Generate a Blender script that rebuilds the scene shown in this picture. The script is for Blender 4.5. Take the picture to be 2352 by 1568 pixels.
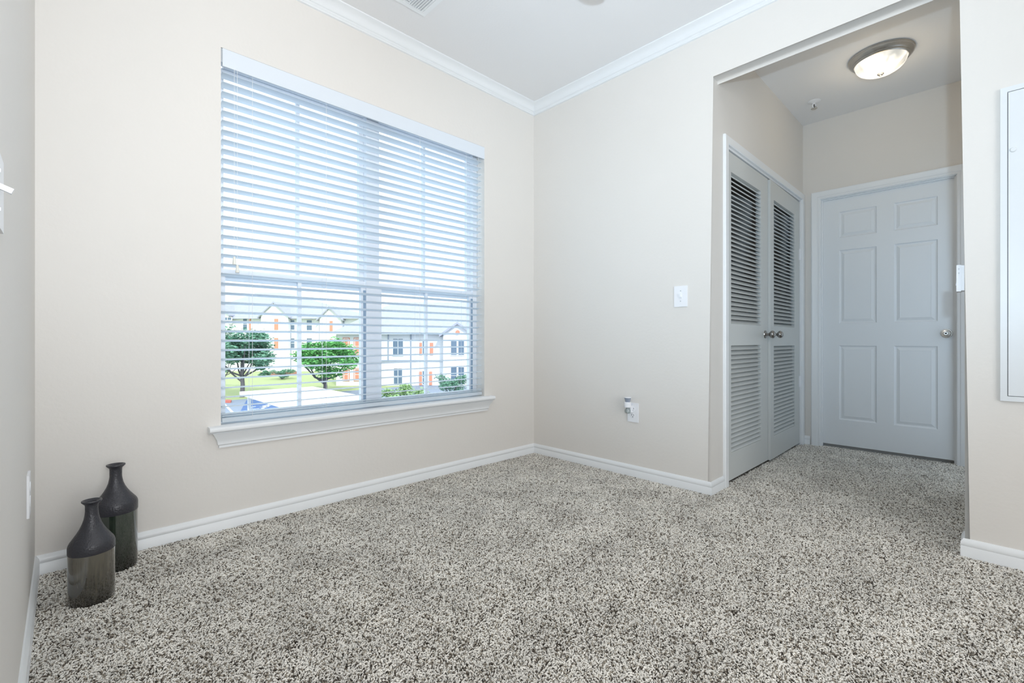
import bpy, bmesh, math, random
from mathutils import Vector, Matrix
for o in list(bpy.data.objects): bpy.data.objects.remove(o, do_unlink=True)
scene = bpy.context.scene
COL = scene.collection
PI = math.pi

# ------------------------------------------------------------------ camera
F_PX, V0, YAW = 1063.35, 779.87, 0.80204           # focal length and horizon in the 2352x1568 frame
CAM = Vector((-2.6024, -2.4483, 0.868))
cd = bpy.data.cameras.new('camera'); cam = bpy.data.objects.new('camera', cd); COL.objects.link(cam)
cam.location = CAM; cam.rotation_euler = (PI/2, 0, YAW - PI/2)
cd.sensor_width = 36.0; cd.lens = F_PX/2352*36.0; cd.shift_y = (V0-784)/2352; cd.clip_start = 0.02; cd.clip_end = 500
scene.camera = cam
# ------------------------------------------------------------------ world, sun, lights, exposure
SKY = 2.0
w = bpy.data.worlds.new('world'); scene.world = w; w.use_nodes = True
bg = w.node_tree.nodes['Background']; bg.inputs[0].default_value = (0.80, 0.91, 1.0, 1); bg.inputs[1].default_value = SKY
sl = bpy.data.lights.new('sun', 'SUN'); sl.energy = 2.6; sl.angle = 0.05; sl.color = (1, .95, .86)
sun = bpy.data.objects.new('sun', sl); COL.objects.link(sun)
sun.rotation_euler = (math.radians(48), math.radians(-20), 0)     # from behind this building, onto the houses opposite
pl = bpy.data.lights.new('window_portal', 'AREA'); pl.shape = 'RECTANGLE'; pl.size = 1.6; pl.size_y = 1.75; pl.cycles.is_portal = True
po = bpy.data.objects.new('window_portal', pl); COL.objects.link(po); po.location = (-1.295, .19, 1.34); po.rotation_euler = (-PI/2, 0, 0)
# the photographer's flash, a hand above and beside the lens: its shadows show on the hall ceiling and behind the hall corner
FLASH_WIDE, FLASH_CORE = 112, 124
for nm, en, size, blend, aim in (('flash_diffuser', FLASH_WIDE, 162, 1.0, (.05, 1.4, 1.6)), ('flash_head', FLASH_CORE, 84, 1.0, (3.6, 1.45, 1.15))):
    fl = bpy.data.lights.new(nm, 'SPOT'); fl.energy = en; fl.color = (.86, .93, 1.0) if size > 100 else (.58, .80, 1.0); fl.shadow_soft_size = 0.025
    fl.spot_size = math.radians(size); fl.spot_blend = blend
    fo = bpy.data.objects.new(nm, fl); COL.objects.link(fo); fo.location = (-2.60, -2.55, 1.12)
    fo.rotation_euler = Vector(aim).to_track_quat('-Z', 'Y').to_euler()
# unseen area light added behind the camera as room fill, no glazed door built
al = bpy.data.lights.new('rear_fill', 'AREA'); al.shape = 'RECTANGLE'; al.size = 2.6; al.size_y = 2.0; al.energy = 80; al.color = (.95, .975, 1)
ao = bpy.data.objects.new('rear_fill', al); COL.objects.link(ao); ao.location = (-2.7, -5.32, 1.25); ao.rotation_euler = (PI/2, 0, 0)
# cool area light added on the hall's unseen right wall to brighten the hall
hd = bpy.data.lights.new('hall_side_fill', 'AREA'); hd.shape = 'RECTANGLE'; hd.size = .7; hd.size_y = 1.9; hd.energy = 3.2; hd.color = (.68, .84, 1)
ho = bpy.data.objects.new('hall_side_fill', hd); COL.objects.link(ho); ho.location = (1.42, -2.555, 1.0); ho.rotation_euler = (PI/2, 0, 0)
FAN_W, HALL_W = 9.5, 1.7
scene.view_settings.view_transform = 'Standard'; scene.view_settings.look = 'None'
scene.view_settings.exposure = 0.0; scene.view_settings.gamma = 1.0; scene.view_settings.use_curve_mapping = False

# ------------------------------------------------------------------ helpers
G_ = Vector((math.cos(YAW), math.sin(YAW), 0)); R_ = Vector((math.sin(YAW), -math.cos(YAW), 0)); UP = Vector((0, 0, 1))
def ray(px, py): return G_ + R_*((px-1176)/F_PX) + UP*((V0-py)/F_PX)
def hit(px, py, ax, val):
    d = ray(px, py); return CAM + d*((val-CAM[ax])/d[ax])
def ext(px, py, D): return CAM + ray(px, py)*D

def mat(name, col, rough=.6, metal=0, noise=0, nscale=20, bump=0, bscale=200, col2=None, spec=.5, coat=0, detail=4):
    m = bpy.data.materials.new(name); m.use_nodes = True; nt = m.node_tree; b = nt.nodes['Principled BSDF']
    b.inputs['Base Color'].default_value = (*col, 1); b.inputs['Roughness'].default_value = rough; b.inputs['Metallic'].default_value = metal
    b.inputs['Specular IOR Level'].default_value = spec; b.inputs['Coat Weight'].default_value = coat
    tc = nt.nodes.new('ShaderNodeTexCoord')
    if noise or col2:
        n = nt.nodes.new('ShaderNodeTexNoise'); n.inputs['Scale'].default_value = nscale; n.inputs['Detail'].default_value = detail
        nt.links.new(tc.outputs['Object'], n.inputs['Vector'])
        mx = nt.nodes.new('ShaderNodeMix'); mx.data_type = 'RGBA'
        c2 = col2 if col2 else tuple(c*(1-noise) for c in col)
        mx.inputs[6].default_value = (*col, 1); mx.inputs[7].default_value = (*c2, 1)
        nt.links.new(n.outputs['Fac'], mx.inputs[0]); nt.links.new(mx.outputs[2], b.inputs['Base Color'])
    if bump:
        n2 = nt.nodes.new('ShaderNodeTexNoise'); n2.inputs['Scale'].default_value = bscale; n2.inputs['Detail'].default_value = 3
        nt.links.new(tc.outputs['Object'], n2.inputs['Vector'])
        bp = nt.nodes.new('ShaderNodeBump'); bp.inputs['Strength'].default_value = bump; bp.inputs['Distance'].default_value = .004
        nt.links.new(n2.outputs['Fac'], bp.inputs['Height']); nt.links.new(bp.outputs['Normal'], b.inputs['Normal'])
    return m

M = {}
M['wall'] = mat('cream_wall_paint', (.785, .755, .715), .55, bump=.14, bscale=60, noise=.03, nscale=3)
M['ceil'] = mat('ceiling_paint', (.86, .855, .855), .8, bump=.12, bscale=90)
M['trim'] = mat('white_trim_paint', (.84, .86, .875), .32)
M['door'] = mat('white_door_paint', (.82, .85, .875), .38, bump=.05, bscale=30)
M['louvre'] = mat('louvre_door_paint', (.62, .64, .63), .4)
M['plastic'] = mat('white_plastic', (.88, .89, .92), .35)
M['vinyl'] = mat('white_vinyl', (.84, .87, .92), .4)
M['slat'] = mat('blind_slat_white', (.86, .91, .96), .42)
def add_translucency(m, fac, col):
    nt = m.node_tree; b = nt.nodes['Principled BSDF']; out = nt.nodes['Material Output']
    t = nt.nodes.new('ShaderNodeBsdfTranslucent'); t.inputs[0].default_value = (*col, 1)
    mx = nt.nodes.new('ShaderNodeMixShader'); mx.inputs[0].default_value = fac
    nt.links.new(b.outputs[0], mx.inputs[1]); nt.links.new(t.outputs[0], mx.inputs[2]); nt.links.new(mx.outputs[0], out.inputs[0])
add_translucency(M['slat'], .52, (.93, .975, 1))
M['valance'] = mat('valance_white', (.74, .79, .85), .42)
M['track'] = mat('sash_track_grey', (.30, .40, .52), .5)
M['cord'] = mat('cord', (.82, .84, .86), .8)
M['tassel'] = mat('tassel_plastic', (.84, .84, .78), .5)
M['nickel'] = mat('satin_nickel', (.60, .58, .55), .26, metal=1, noise=.08, nscale=60)
M['darknickel'] = mat('dark_nickel', (.33, .32, .31), .25, metal=1)
M['black'] = mat('dark_slot', (.02, .02, .025), .6)
M['greymark'] = mat('grey_print', (.45, .48, .5), .6)
M['bluegrey'] = mat('blue_grey_plastic', (.30, .34, .42), .35)
M['panel'] = mat('white_enamel', (.76, .79, .81), .35, bump=.06, bscale=120)
M['backing'] = mat('carpet_backing', (.42, .38, .32), .95, noise=.3, nscale=200)
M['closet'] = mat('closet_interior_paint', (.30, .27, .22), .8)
M['vent'] = mat('white_vent_enamel', (.88, .90, .91), .4)
M['blade'] = mat('fan_blade_taupe', (.36, .355, .33), .45, noise=.15, nscale=12)

def attr_mat(name, attr, rough):
    m = bpy.data.materials.new(name); m.use_nodes = True; nt = m.node_tree; b = nt.nodes['Principled BSDF']
    a = nt.nodes.new('ShaderNodeAttribute'); a.attribute_name = attr
    b.inputs['Roughness'].default_value = rough; b.inputs['Specular IOR Level'].default_value = .15
    geo = nt.nodes.new('ShaderNodeNewGeometry'); n = nt.nodes.new('ShaderNodeTexNoise'); n.inputs['Scale'].default_value = 5.5; n.inputs['Detail'].default_value = 3
    nt.links.new(geo.outputs['Position'], n.inputs['Vector'])
    mr = nt.nodes.new('ShaderNodeMapRange'); mr.inputs[1].default_value = .3; mr.inputs[2].default_value = .7; mr.inputs[3].default_value = .84; mr.inputs[4].default_value = 1.1
    nt.links.new(n.outputs['Fac'], mr.inputs[0])
    vm = nt.nodes.new('ShaderNodeVectorMath'); vm.operation = 'SCALE'
    nt.links.new(a.outputs['Color'], vm.inputs[0]); nt.links.new(mr.outputs[0], vm.inputs['Scale']); nt.links.new(vm.outputs[0], b.inputs['Base Color'])
    return m
M['yarn'] = attr_mat('carpet_yarn', 'yarn', .9)

def glass_mat(name, tint, gloss):
    m = bpy.data.materials.new(name); m.use_nodes = True; nt = m.node_tree; nt.nodes.clear()
    o = nt.nodes.new('ShaderNodeOutputMaterial'); t = nt.nodes.new('ShaderNodeBsdfTransparent'); g = nt.nodes.new('ShaderNodeBsdfGlossy')
    t.inputs[0].default_value = (*tint, 1); g.inputs['Roughness'].default_value = .02
    mx = nt.nodes.new('ShaderNodeMixShader'); mx.inputs[0].default_value = gloss
    nt.links.new(t.outputs[0], mx.inputs[1]); nt.links.new(g.outputs[0], mx.inputs[2]); nt.links.new(mx.outputs[0], o.inputs[0])
    return m
M['glass'] = glass_mat('window_glass', (.96, .985, 1), .012)
M['oilglass'] = glass_mat('clear_refill_glass', (.75, .8, .8), .18)

def emit_mat(name, col, strength, rough=.3, base=(.85, .83, .78), vary=0):
    m = mat(name, base, rough); nt = m.node_tree; b = nt.nodes['Principled BSDF']
    b.inputs['Emission Color'].default_value = (*col, 1); b.inputs['Emission Strength'].default_value = strength
    if vary:
        tc = nt.nodes.new('ShaderNodeTexCoord'); n = nt.nodes.new('ShaderNodeTexNoise'); n.inputs['Scale'].default_value = 7; n.inputs['Distortion'].default_value = 1.5
        nt.links.new(tc.outputs['Object'], n.inputs['Vector'])
        mr = nt.nodes.new('ShaderNodeMapRange'); mr.inputs[1].default_value = .35; mr.inputs[2].default_value = .65
        mr.inputs[3].default_value = strength*(1-vary); mr.inputs[4].default_value = strength*(1+vary)
        nt.links.new(n.outputs['Fac'], mr.inputs[0]); nt.links.new(mr.outputs[0], b.inputs['Emission Strength'])
    return m

def wloc(o):
    v = Vector((0, 0, 0))
    while o is not None: v += o.location; o = o.parent
    return v
def props(o, label=None, cat=None, group=None, kind=None):
    if label: o['label'] = label
    if cat: o['category'] = cat
    if group: o['group'] = group
    if kind: o['kind'] = kind
    return o
def empty(name, loc, parent=None, **k):
    o = bpy.data.objects.new(name, None); COL.objects.link(o); o.empty_display_size = .05
    o.location = Vector(loc) - (wloc(parent) if parent else Vector((0, 0, 0))); o.parent = parent
    return props(o, **k)
def obj(name, bm, material, parent=None, smooth=False, loc=None, bevel=0, segs=2, **k):
    """bm in world coordinates -> one mesh object whose origin is loc (default: bottom centre)"""
    if bevel:
        es = [e for e in bm.edges if len(e.link_faces) == 2 and e.calc_face_angle(0) > .5]
        bmesh.ops.bevel(bm, geom=es, offset=bevel, segments=segs, affect='EDGES', profile=.5, clamp_overlap=True)
    bmesh.ops.recalc_face_normals(bm, faces=bm.faces[:])
    me = bpy.data.meshes.new(name); bm.to_mesh(me); bm.free()
    if smooth:
        for p in me.polygons: p.use_smooth = True
        if smooth != 2: me.set_sharp_from_angle(angle=math.radians(38))
    if loc is None:
        xs = [v.co for v in me.vertices]
        loc = Vector(((min(c.x for c in xs)+max(c.x for c in xs))/2, (min(c.y for c in xs)+max(c.y for c in xs))/2, min(c.z for c in xs)))
    loc = Vector(loc); me.transform(Matrix.Translation(-loc))
    for mm in (material if isinstance(material, (list, tuple)) else [material]): me.materials.append(M[mm] if isinstance(mm, str) else mm)
    o = bpy.data.objects.new(name, me); COL.objects.link(o)
    o.location = loc - (wloc(parent) if parent else Vector((0, 0, 0))); o.parent = parent
    return props(o, **k)
def copy_at(src, loc, parent, name=None):
    o = src.copy(); COL.objects.link(o); o.parent = parent
    if name: o.name = name
    o.location = Vector(loc) - (wloc(parent) if parent else Vector((0, 0, 0)))
    return o
def nb(): return bmesh.new()
def box(bm, x0, y0, z0, x1, y1, z1, mtx=None, mi=0):
    vs = [bm.verts.new(Vector(c)) for c in ((x0,y0,z0),(x1,y0,z0),(x1,y1,z0),(x0,y1,z0),(x0,y0,z1),(x1,y0,z1),(x1,y1,z1),(x0,y1,z1))]
    if mtx is not None:
        for v in vs: v.co = mtx @ v.co
    for f in ((0,3,2,1),(4,5,6,7),(0,1,5,4),(1,2,6,5),(2,3,7,6),(3,0,4,7)):
        bm.faces.new([vs[i] for i in f]).material_index = mi
    return bm
def lathe(bm, prof, mtx=None, n=32, mi=0, sy=1.0):
    """prof: (r, z) pairs, axis z; mtx places it"""
    mtx = mtx or Matrix(); rings = []
    for r, z in prof:
        if r < 1e-6: rings.append([bm.verts.new(mtx @ Vector((0, 0, z)))])
        else: rings.append([bm.verts.new(mtx @ Vector((r*math.cos(2*PI*i/n), sy*r*math.sin(2*PI*i/n), z))) for i in range(n)])
    for a, b in zip(rings, rings[1:]):
        for i in range(n):
            j = (i+1) % n
            q = [a[i % len(a)], a[j % len(a)], b[j % len(b)], b[i % len(b)]]
            u = []
            for v in q:
                if v not in u: u.append(v)
            if len(u) > 2: bm.faces.new(u).material_index = mi
    return bm
def tube(bm, pts, rad, n=8, mi=0):
    pts = [Vector(p) for p in pts]; rads = rad if isinstance(rad, (list, tuple)) else [rad]*len(pts); rings = []
    for i, p in enumerate(pts):
        d = (pts[min(i+1, len(pts)-1)] - pts[max(i-1, 0)]).normalized()
        a = d.orthogonal().normalized() if abs(d.z) > .9 else d.cross(UP).normalized(); b = d.cross(a)
        rings.append([bm.verts.new(p + (a*math.cos(2*PI*k/n) + b*math.sin(2*PI*k/n))*rads[i]) for k in range(n)])
    for a, b in zip(rings, rings[1:]):
        for k in range(n): bm.faces.new([a[k], a[(k+1) % n], b[(k+1) % n], b[k]]).material_index = mi
    bm.faces.new(rings[0][::-1]); bm.faces.new(rings[-1])
    return bm
def prism(bm, poly, fn, t0, t1, mi=0):
    """poly in 2D, fn(u,v,t)->xyz, solid between t0 and t1"""
    a = [bm.verts.new(fn(u, v, t0)) for u, v in poly]; b = [bm.verts.new(fn(u, v, t1)) for u, v in poly]; n = len(poly)
    bm.faces.new(a).material_index = mi; bm.faces.new(b[::-1]).material_index = mi
    for i in range(n): bm.faces.new([a[i], b[i], b[(i+1) % n], a[(i+1) % n]]).material_index = mi
    return bm
def sweep(path, prof, fn, seg=None):
    """profile (offset to the right of travel, height) along a 2D path with mitred corners; fn(u,v,h)->xyz; seg: only that leg"""
    P = [Vector(p).to_2d() for p in path]; n = len(P); mit = []
    for i in range(n):
        ds = []
        if i > 0: ds.append((P[i]-P[i-1]).normalized())
        if i < n-1: ds.append((P[i+1]-P[i]).normalized())
        ns = [Vector((d.y, -d.x)) for d in ds]
        m = ns[0] if len(ns) == 1 else (ns[0]+ns[1])/(1+ns[0].dot(ns[1]))
        mit.append(m)
    bm = nb()
    for s in (range(n-1) if seg is None else [seg]):
        rr = []
        for i in (s, s+1):
            rr.append([bm.verts.new(fn(*(P[i]+mit[i]*o), h)) for o, h in prof])
        k = len(prof)
        for i in range(k): bm.faces.new([rr[0][i], rr[0][(i+1) % k], rr[1][(i+1) % k], rr[1][i]])
        bm.faces.new(rr[0]); bm.faces.new(rr[1][::-1])
    return bm

# ------------------------------------------------------------------ dimensions
XL, CEIL, FLOOR = -2.68, 2.652, -0.012
WX0, WX1, WZ0, WZ1 = -2.087, -0.502, 0.476, 2.206            # window opening
YJ, YR, ZH, TW = -1.357, -2.376, 2.351, 0.10                 # hall opening
XB, YHR = 1.836, -2.56                                       # hall end wall, hall right wall
BX0, BY0 = -5.4, -5.4

# ------------------------------------------------------------------ structure: floor, ceiling, walls
obj('floor', box(nb(), BX0, BY0, -.3, 2.3, .16, FLOOR), 'backing', kind='structure')
obj('ceiling', box(nb(), BX0, BY0, CEIL, 2.3, .16, CEIL+.15), 'ceil', kind='structure')
bm = nb()
box(bm, BX0, 0, -.3, WX0, .16, CEIL); box(bm, WX1, 0, -.3, 2.3, .16, CEIL); box(bm, WX0, 0, -.3, WX1, .16, WZ0-.03); box(bm, WX0, 0, WZ1, WX1, .16, CEIL)
obj('wall_window', bm, 'wall', kind='structure')
obj('wall_left', box(nb(), XL-.12, -1.62, FLOOR, XL, 0, CEIL), 'wall', bevel=.012, segs=3, smooth=True, kind='structure')
obj('wall_far_left', box(nb(), BX0-.1, BY0, -.3, BX0, .16, CEIL), 'wall', kind='structure')
obj('wall_rear', box(nb(), BX0-.1, BY0-.1, -.3, 2.3, BY0, CEIL), 'wall', kind='structure')
# right wall with the hall opening, rounded (bullnose) corners on the opening
bm = nb()
poly = [(0, FLOOR), (0, CEIL), (BY0, CEIL), (BY0, FLOOR), (YR, FLOOR), (YR, ZH), (YJ, ZH), (YJ, FLOOR)]
prism(bm, poly, lambda u, v, t: (t, u, v), 0, TW)
es = []
for e in bm.edges:
    a, b = e.verts[0].co, e.verts[1].co
    onop = all((abs(c.y-YJ) < 1e-4 or abs(c.y-YR) < 1e-4) for c in (a, b))
    front = abs(a.x) < 1e-4 and abs(b.x) < 1e-4
    back = abs(a.x-TW) < 1e-4 and abs(b.x-TW) < 1e-4
    if onop and (front or back) and not (back and abs(a.y-YJ) < 1e-4 and abs(b.y-YJ) < 1e-4): es.append(e)
bmesh.ops.bevel(bm, geom=es, offset=.016, segments=5, affect='EDGES', profile=.5)
obj('wall_right', bm, 'wall', smooth=True, kind='structure')
# hall: closet wall, end wall, right wall
CX0, CX1, CZ = .228, 1.778, 2.022
bm = nb()
box(bm, TW, YJ, FLOOR, CX0, YJ+.1, CEIL); box(bm, CX1, YJ, FLOOR, XB, YJ+.1, CEIL); box(bm, CX0, YJ, CZ, CX1, YJ+.1, CEIL)
obj('wall_closet', bm, 'wall', kind='structure')
DY0, DY1, DZ = -2.292, -1.476, 2.018
bm = nb()
box(bm, XB, DY1, FLOOR, XB+.1, .0, CEIL); box(bm, XB, BY0, FLOOR, XB+.1, DY0, CEIL); box(bm, XB, DY0, DZ, XB+.1, DY1, CEIL); box(bm, XB+.1, BY0, FLOOR, XB+.2, 0, CEIL)
obj('wall_hall_end', bm, 'wall', kind='structure')
obj('wall_hall_right', box(nb(), TW, YHR-.1, FLOOR, XB, YHR, CEIL), 'wall', kind='structure')

# ------------------------------------------------------------------ carpet pile (real yarn tufts on a repeated tile)
TILE = .268
def carpet():
    rnd = random.Random(7); verts = []; faces = []; cols = []
    n = 66; step = TILE/n
    for i in range(n):
        for j in range(n):
            x = (i+.5+rnd.uniform(-.45, .45))*step-TILE/2; y = (j+.5+rnd.uniform(-.45, .45))*step-TILE/2
            a = rnd.uniform(0, 2*PI); L = rnd.uniform(.006, .0125); H = rnd.uniform(.009, .0145); wd = rnd.uniform(.0014, .0021)
            t = rnd.random()
            if t < .15: c = Vector((.13, .11, .09))*rnd.uniform(.5, 1.5); H -= .001; L *= 1.1
            elif t < .32: c = Vector((.43, .385, .32))*rnd.uniform(.8, 1.15)
            else: c = Vector((.92, .885, .82))*rnd.uniform(.88, 1.1)
            dx, dy = math.cos(a), math.sin(a); a2 = a+rnd.uniform(-1, 1); ex, ey = math.cos(a2), math.sin(a2)
            base = len(verts)
            pts = [(x, y, 0, wd), (x+dx*L*.25, y+dy*L*.25, H*.75, wd*1.15), (x+dx*L*.5+ex*L*.25, y+dy*L*.5+ey*L*.25, H, wd), (x+dx*L*.5+ex*L*.6, y+dy*L*.5+ey*L*.6, H*.8, wd*.45)]
            for (px, py, pz, r) in pts:
                sx, sy = -ey*r, ex*r
                verts += [(px+sx, py+sy, pz-r*.4), (px-sx, py-sy, pz-r*.4), (px-ex*r*.5, py-ey*r*.5, pz+r*1.0)]
                cols += [c]*3
            for k in range(3):
                b0 = base+k*3
                for m in range(3):
                    q = (m+1) % 3; faces.append((b0+m, b0+q, b0+3+q, b0+3+m))
    me = bpy.data.meshes.new('carpet_pile'); me.from_pydata(verts, [], faces)
    at = me.attributes.new('yarn', 'FLOAT_COLOR', 'POINT')
    at.data.foreach_set('color', [x for c in cols for x in (c.x, c.y, c.z, 1)])
    for p in me.polygons: p.use_smooth = True
    me.materials.append(M['yarn'])
    o = bpy.data.objects.new('carpet_pile', me); COL.objects.link(o); o.location = (0, 0, FLOOR)
    props(o, 'beige and brown flecked frieze carpet pile covering room and hall floor', 'carpet', kind='stuff')
    ng = bpy.data.node_groups.new('carpet_tiles', 'GeometryNodeTree')
    ng.interface.new_socket('Geometry', in_out='INPUT', socket_type='NodeSocketGeometry'); ng.interface.new_socket('Geometry', in_out='OUTPUT', socket_type='NodeSocketGeometry')
    N = ng.nodes; Lk = ng.links
    gi = N.new('NodeGroupInput'); go = N.new('NodeGroupOutput'); g2i = N.new('GeometryNodeGeometryToInstance'); Lk.new(gi.outputs[0], g2i.inputs[0])
    jn = N.new('GeometryNodeJoinGeometry')
    def grid(nx, ny, x0, y1):
        g = N.new('GeometryNodeMeshGrid'); g.inputs['Size X'].default_value = (nx-1)*TILE; g.inputs['Size Y'].default_value = (ny-1)*TILE
        g.inputs['Vertices X'].default_value = nx; g.inputs['Vertices Y'].default_value = ny
        t = N.new('GeometryNodeTransform'); t.inputs['Translation'].default_value = (x0+nx*TILE/2, y1-ny*TILE/2, 0)
        Lk.new(g.outputs['Mesh'], t.inputs['Geometry']); Lk.new(t.outputs[0], jn.inputs[0])
    grid(10, 13, XL, 0); grid(7, 5, 0, YJ+.01)
    iop = N.new('GeometryNodeInstanceOnPoints'); Lk.new(jn.outputs[0], iop.inputs['Points']); Lk.new(g2i.outputs[0], iop.inputs['Instance'])
    rv = N.new('FunctionNodeRandomValue'); rv.data_type = 'INT'; rv.inputs[4].default_value = 0; rv.inputs[5].default_value = 3
    mu = N.new('ShaderNodeMath'); mu.operation = 'MULTIPLY'; mu.inputs[1].default_value = PI/2; Lk.new(rv.outputs[2], mu.inputs[0])
    cx = N.new('ShaderNodeCombineXYZ'); Lk.new(mu.outputs[0], cx.inputs[2]); Lk.new(cx.outputs[0], iop.inputs['Rotation'])
    Lk.new(iop.outputs[0], go.inputs[0])
    md = o.modifiers.new('tiles', 'NODES'); md.node_group = ng
carpet()

# ------------------------------------------------------------------ mouldings
xy = lambda u, v, h: (u, v, h)
BASE = [(0, FLOOR), (.0125, FLOOR), (.0125, .040), (.0108, .0425), (.0125, .045), (.0125, .054), (.0105, .061), (.0065, .067), (.004, .071), (0, .071)]
pA = [(XL, -1.62), (XL, 0), (0, 0), (0, YJ), (.172, YJ)]
for i, nm in enumerate(['baseboard_left', 'baseboard_window', 'baseboard_right', 'baseboard_jamb']):
    obj(nm, sweep(pA, BASE, xy, i), 'trim', smooth=True, kind='structure')
pB = [(.1, YR), (0, YR), (0, BY0)]
for i, nm in enumerate(['baseboard_opening', 'baseboard_panel']): obj(nm, sweep(pB, BASE, xy, i), 'trim', smooth=True, kind='structure')
obj('baseboard_hall_end', sweep([(XB, YJ), (XB, -1.412)], BASE, xy), 'trim', smooth=True, kind='structure')
c = CEIL
CROWN = [(0, c), (.072, c), (.072, c-.006), (.066, c-.009), (.058, c-.012), (.046, c-.018), (.035, c-.028), (.027, c-.040), (.022, c-.046), (.019, c-.047), (.019, c-.050), (.013, c-.055), (.010, c-.058), (.010, c-.062), (0, c-.064)]
pC = [(XL, -1.62), (XL, 0), (0, 0), (0, BY0)]
for i in range(3): obj('trim_%d' % (i+1), sweep(pC, CROWN, xy, i), 'trim', smooth=True, kind='structure')
# closet casing (flat) and jamb liner; end door casing (stepped) with jamb and stop
CAS1 = [(0, 0), (0, .012), (-.006, .016), (-.046, .016), (-.050, .012), (-.050, 0)]
fc = lambda u, v, h: (u, YJ-h, v)
obj('trim_4', sweep([(CX0-.002, FLOOR), (CX0-.002, CZ+.002), (CX1+.002, CZ+.002), (CX1+.002, FLOOR)], CAS1, fc), 'trim', kind='structure')
JL = [(0, -.1), (0, 0), (.012, 0), (.012, -.1)]
obj('trim_5', sweep([(CX0, FLOOR), (CX0, CZ), (CX1, CZ), (CX1, FLOOR)], JL, fc), 'trim', kind='structure')
CAS2 = [(.006, 0), (.006, .009), (0, .011), (-.012, .011), (-.014, .014), (-.030, .016), (-.046, .0185), (-.053, .0185), (-.056, .012), (-.056, 0)]
fd = lambda u, v, h: (XB-h, -u, v)
pd = [(-DY1, FLOOR), (-DY1, DZ), (-DY0, DZ), (-DY0, FLOOR)]
obj('trim_6', sweep(pd, CAS2, fd), 'trim', kind='structure')
JD = [(0, -.1), (0, 0), (.011, 0), (.011, -.018), (.02, -.018), (.02, -.030), (.011, -.030), (.011, -.1)]
obj('trim_7', sweep(pd, JD, fd), 'trim', kind='structure')

obj('trim_8', sweep([(1.05, FLOOR), (1.05, 2.03), (1.79, 2.03), (1.79, FLOOR)], [(-a, b) for a, b in ((0, 0), (0, .012), (.05, .016), (.055, 0))], lambda u, v, h: (u, YHR+h, v)), 'trim', kind='structure')  # casing added around the unseen hall fill light, solid wall behind it
# ------------------------------------------------------------------ end door: six raised panels
def panel_ring(bm, y0, y1, z0, z1, x):
    """raised panel facing -x; moulding sinks then the field rises"""
    loops = []
    for ins, dep in ((0, 0), (.007, .007), (.014, .008), (.034, .0015), (.038, .002)):
        loops.append([bm.verts.new((x+dep, yy, zz)) for yy, zz in ((y0+ins, z0+ins), (y1-ins, z0+ins), (y1-ins, z1-ins), (y0+ins, z1-ins))])
    for a, b in zip(loops, loops[1:]):
        for i in range(4): bm.faces.new([a[i], a[(i+1) % 4], b[(i+1) % 4], b[i]])
    bm.faces.new(loops[-1])
DFX = XB+.031
d3 = empty('door_3', (DFX+.02, (DY0+DY1)/2, 0), kind='structure')
ya, yb = DY0+.0135, DY1-.0135; zb_, zt_ = .024, DZ-.0135
def dv(px, py): h_ = hit(px, py, 0, DFX); return h_.y, h_.z
cols_ = [(-2.187, -1.945), (-1.842, -1.603)]; rows_ = [(.228, .822), (.998, 1.584), (1.684, 1.892)]
bm = nb(); ys = [ya, cols_[0][0], cols_[0][1], cols_[1][0], cols_[1][1], yb]; zs = [zb_, .228, .822, .998, 1.584, 1.684, 1.892, zt_]
holes = {(ci, ri) for ci in (1, 3) for ri in (1, 3, 5)}
for i in range(5):
    for j in range(7):
        if (i, j) in holes: continue
        q = [(ys[i], zs[j]), (ys[i+1], zs[j]), (ys[i+1], zs[j+1]), (ys[i], zs[j+1])]
        bm.faces.new([bm.verts.new((DFX, a, b)) for a, b in q])
bmesh.ops.remove_doubles(bm, verts=bm.verts[:], dist=1e-5)
box(bm, DFX+.012, ya, zb_, DFX+.038, yb, zt_)
for (a, b, e, f) in ((ya, zb_, yb, zb_), (yb, zb_, yb, zt_), (yb, zt_, ya, zt_), (ya, zt_, ya, zb_)):
    bm.faces.new([bm.verts.new(p) for p in ((DFX, a, b), (DFX, e, f), (DFX+.012, e, f), (DFX+.012, a, b))])
obj('door_slab', bm, 'door', d3)
for (a, b) in cols_:
    for (e, f) in rows_:
        bm = nb(); panel_ring(bm, a, b, e, f, DFX); obj('panel', bm, 'door', d3)
ky, kz = -2.232, .912
Mx = Matrix.Translation((DFX, ky, kz)) @ Matrix.Rotation(-PI/2, 4, 'Y')      # local z -> -x
kb = obj('knob', lathe(nb(), [(0, .062), (.010, .062), (.013, .058), (.0235, .056), (.027, .046), (.024, .034), (.013, .026), (.012, .008), (.031, .006), (.033, 0)], Mx), 'nickel', d3, smooth=True, label='satin nickel door knob with keyhole')
obj('keyhole', lathe(nb(), [(0, .0635), (.006, .0635), (.0065, .061)], Mx, 16), 'black', kb)

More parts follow.
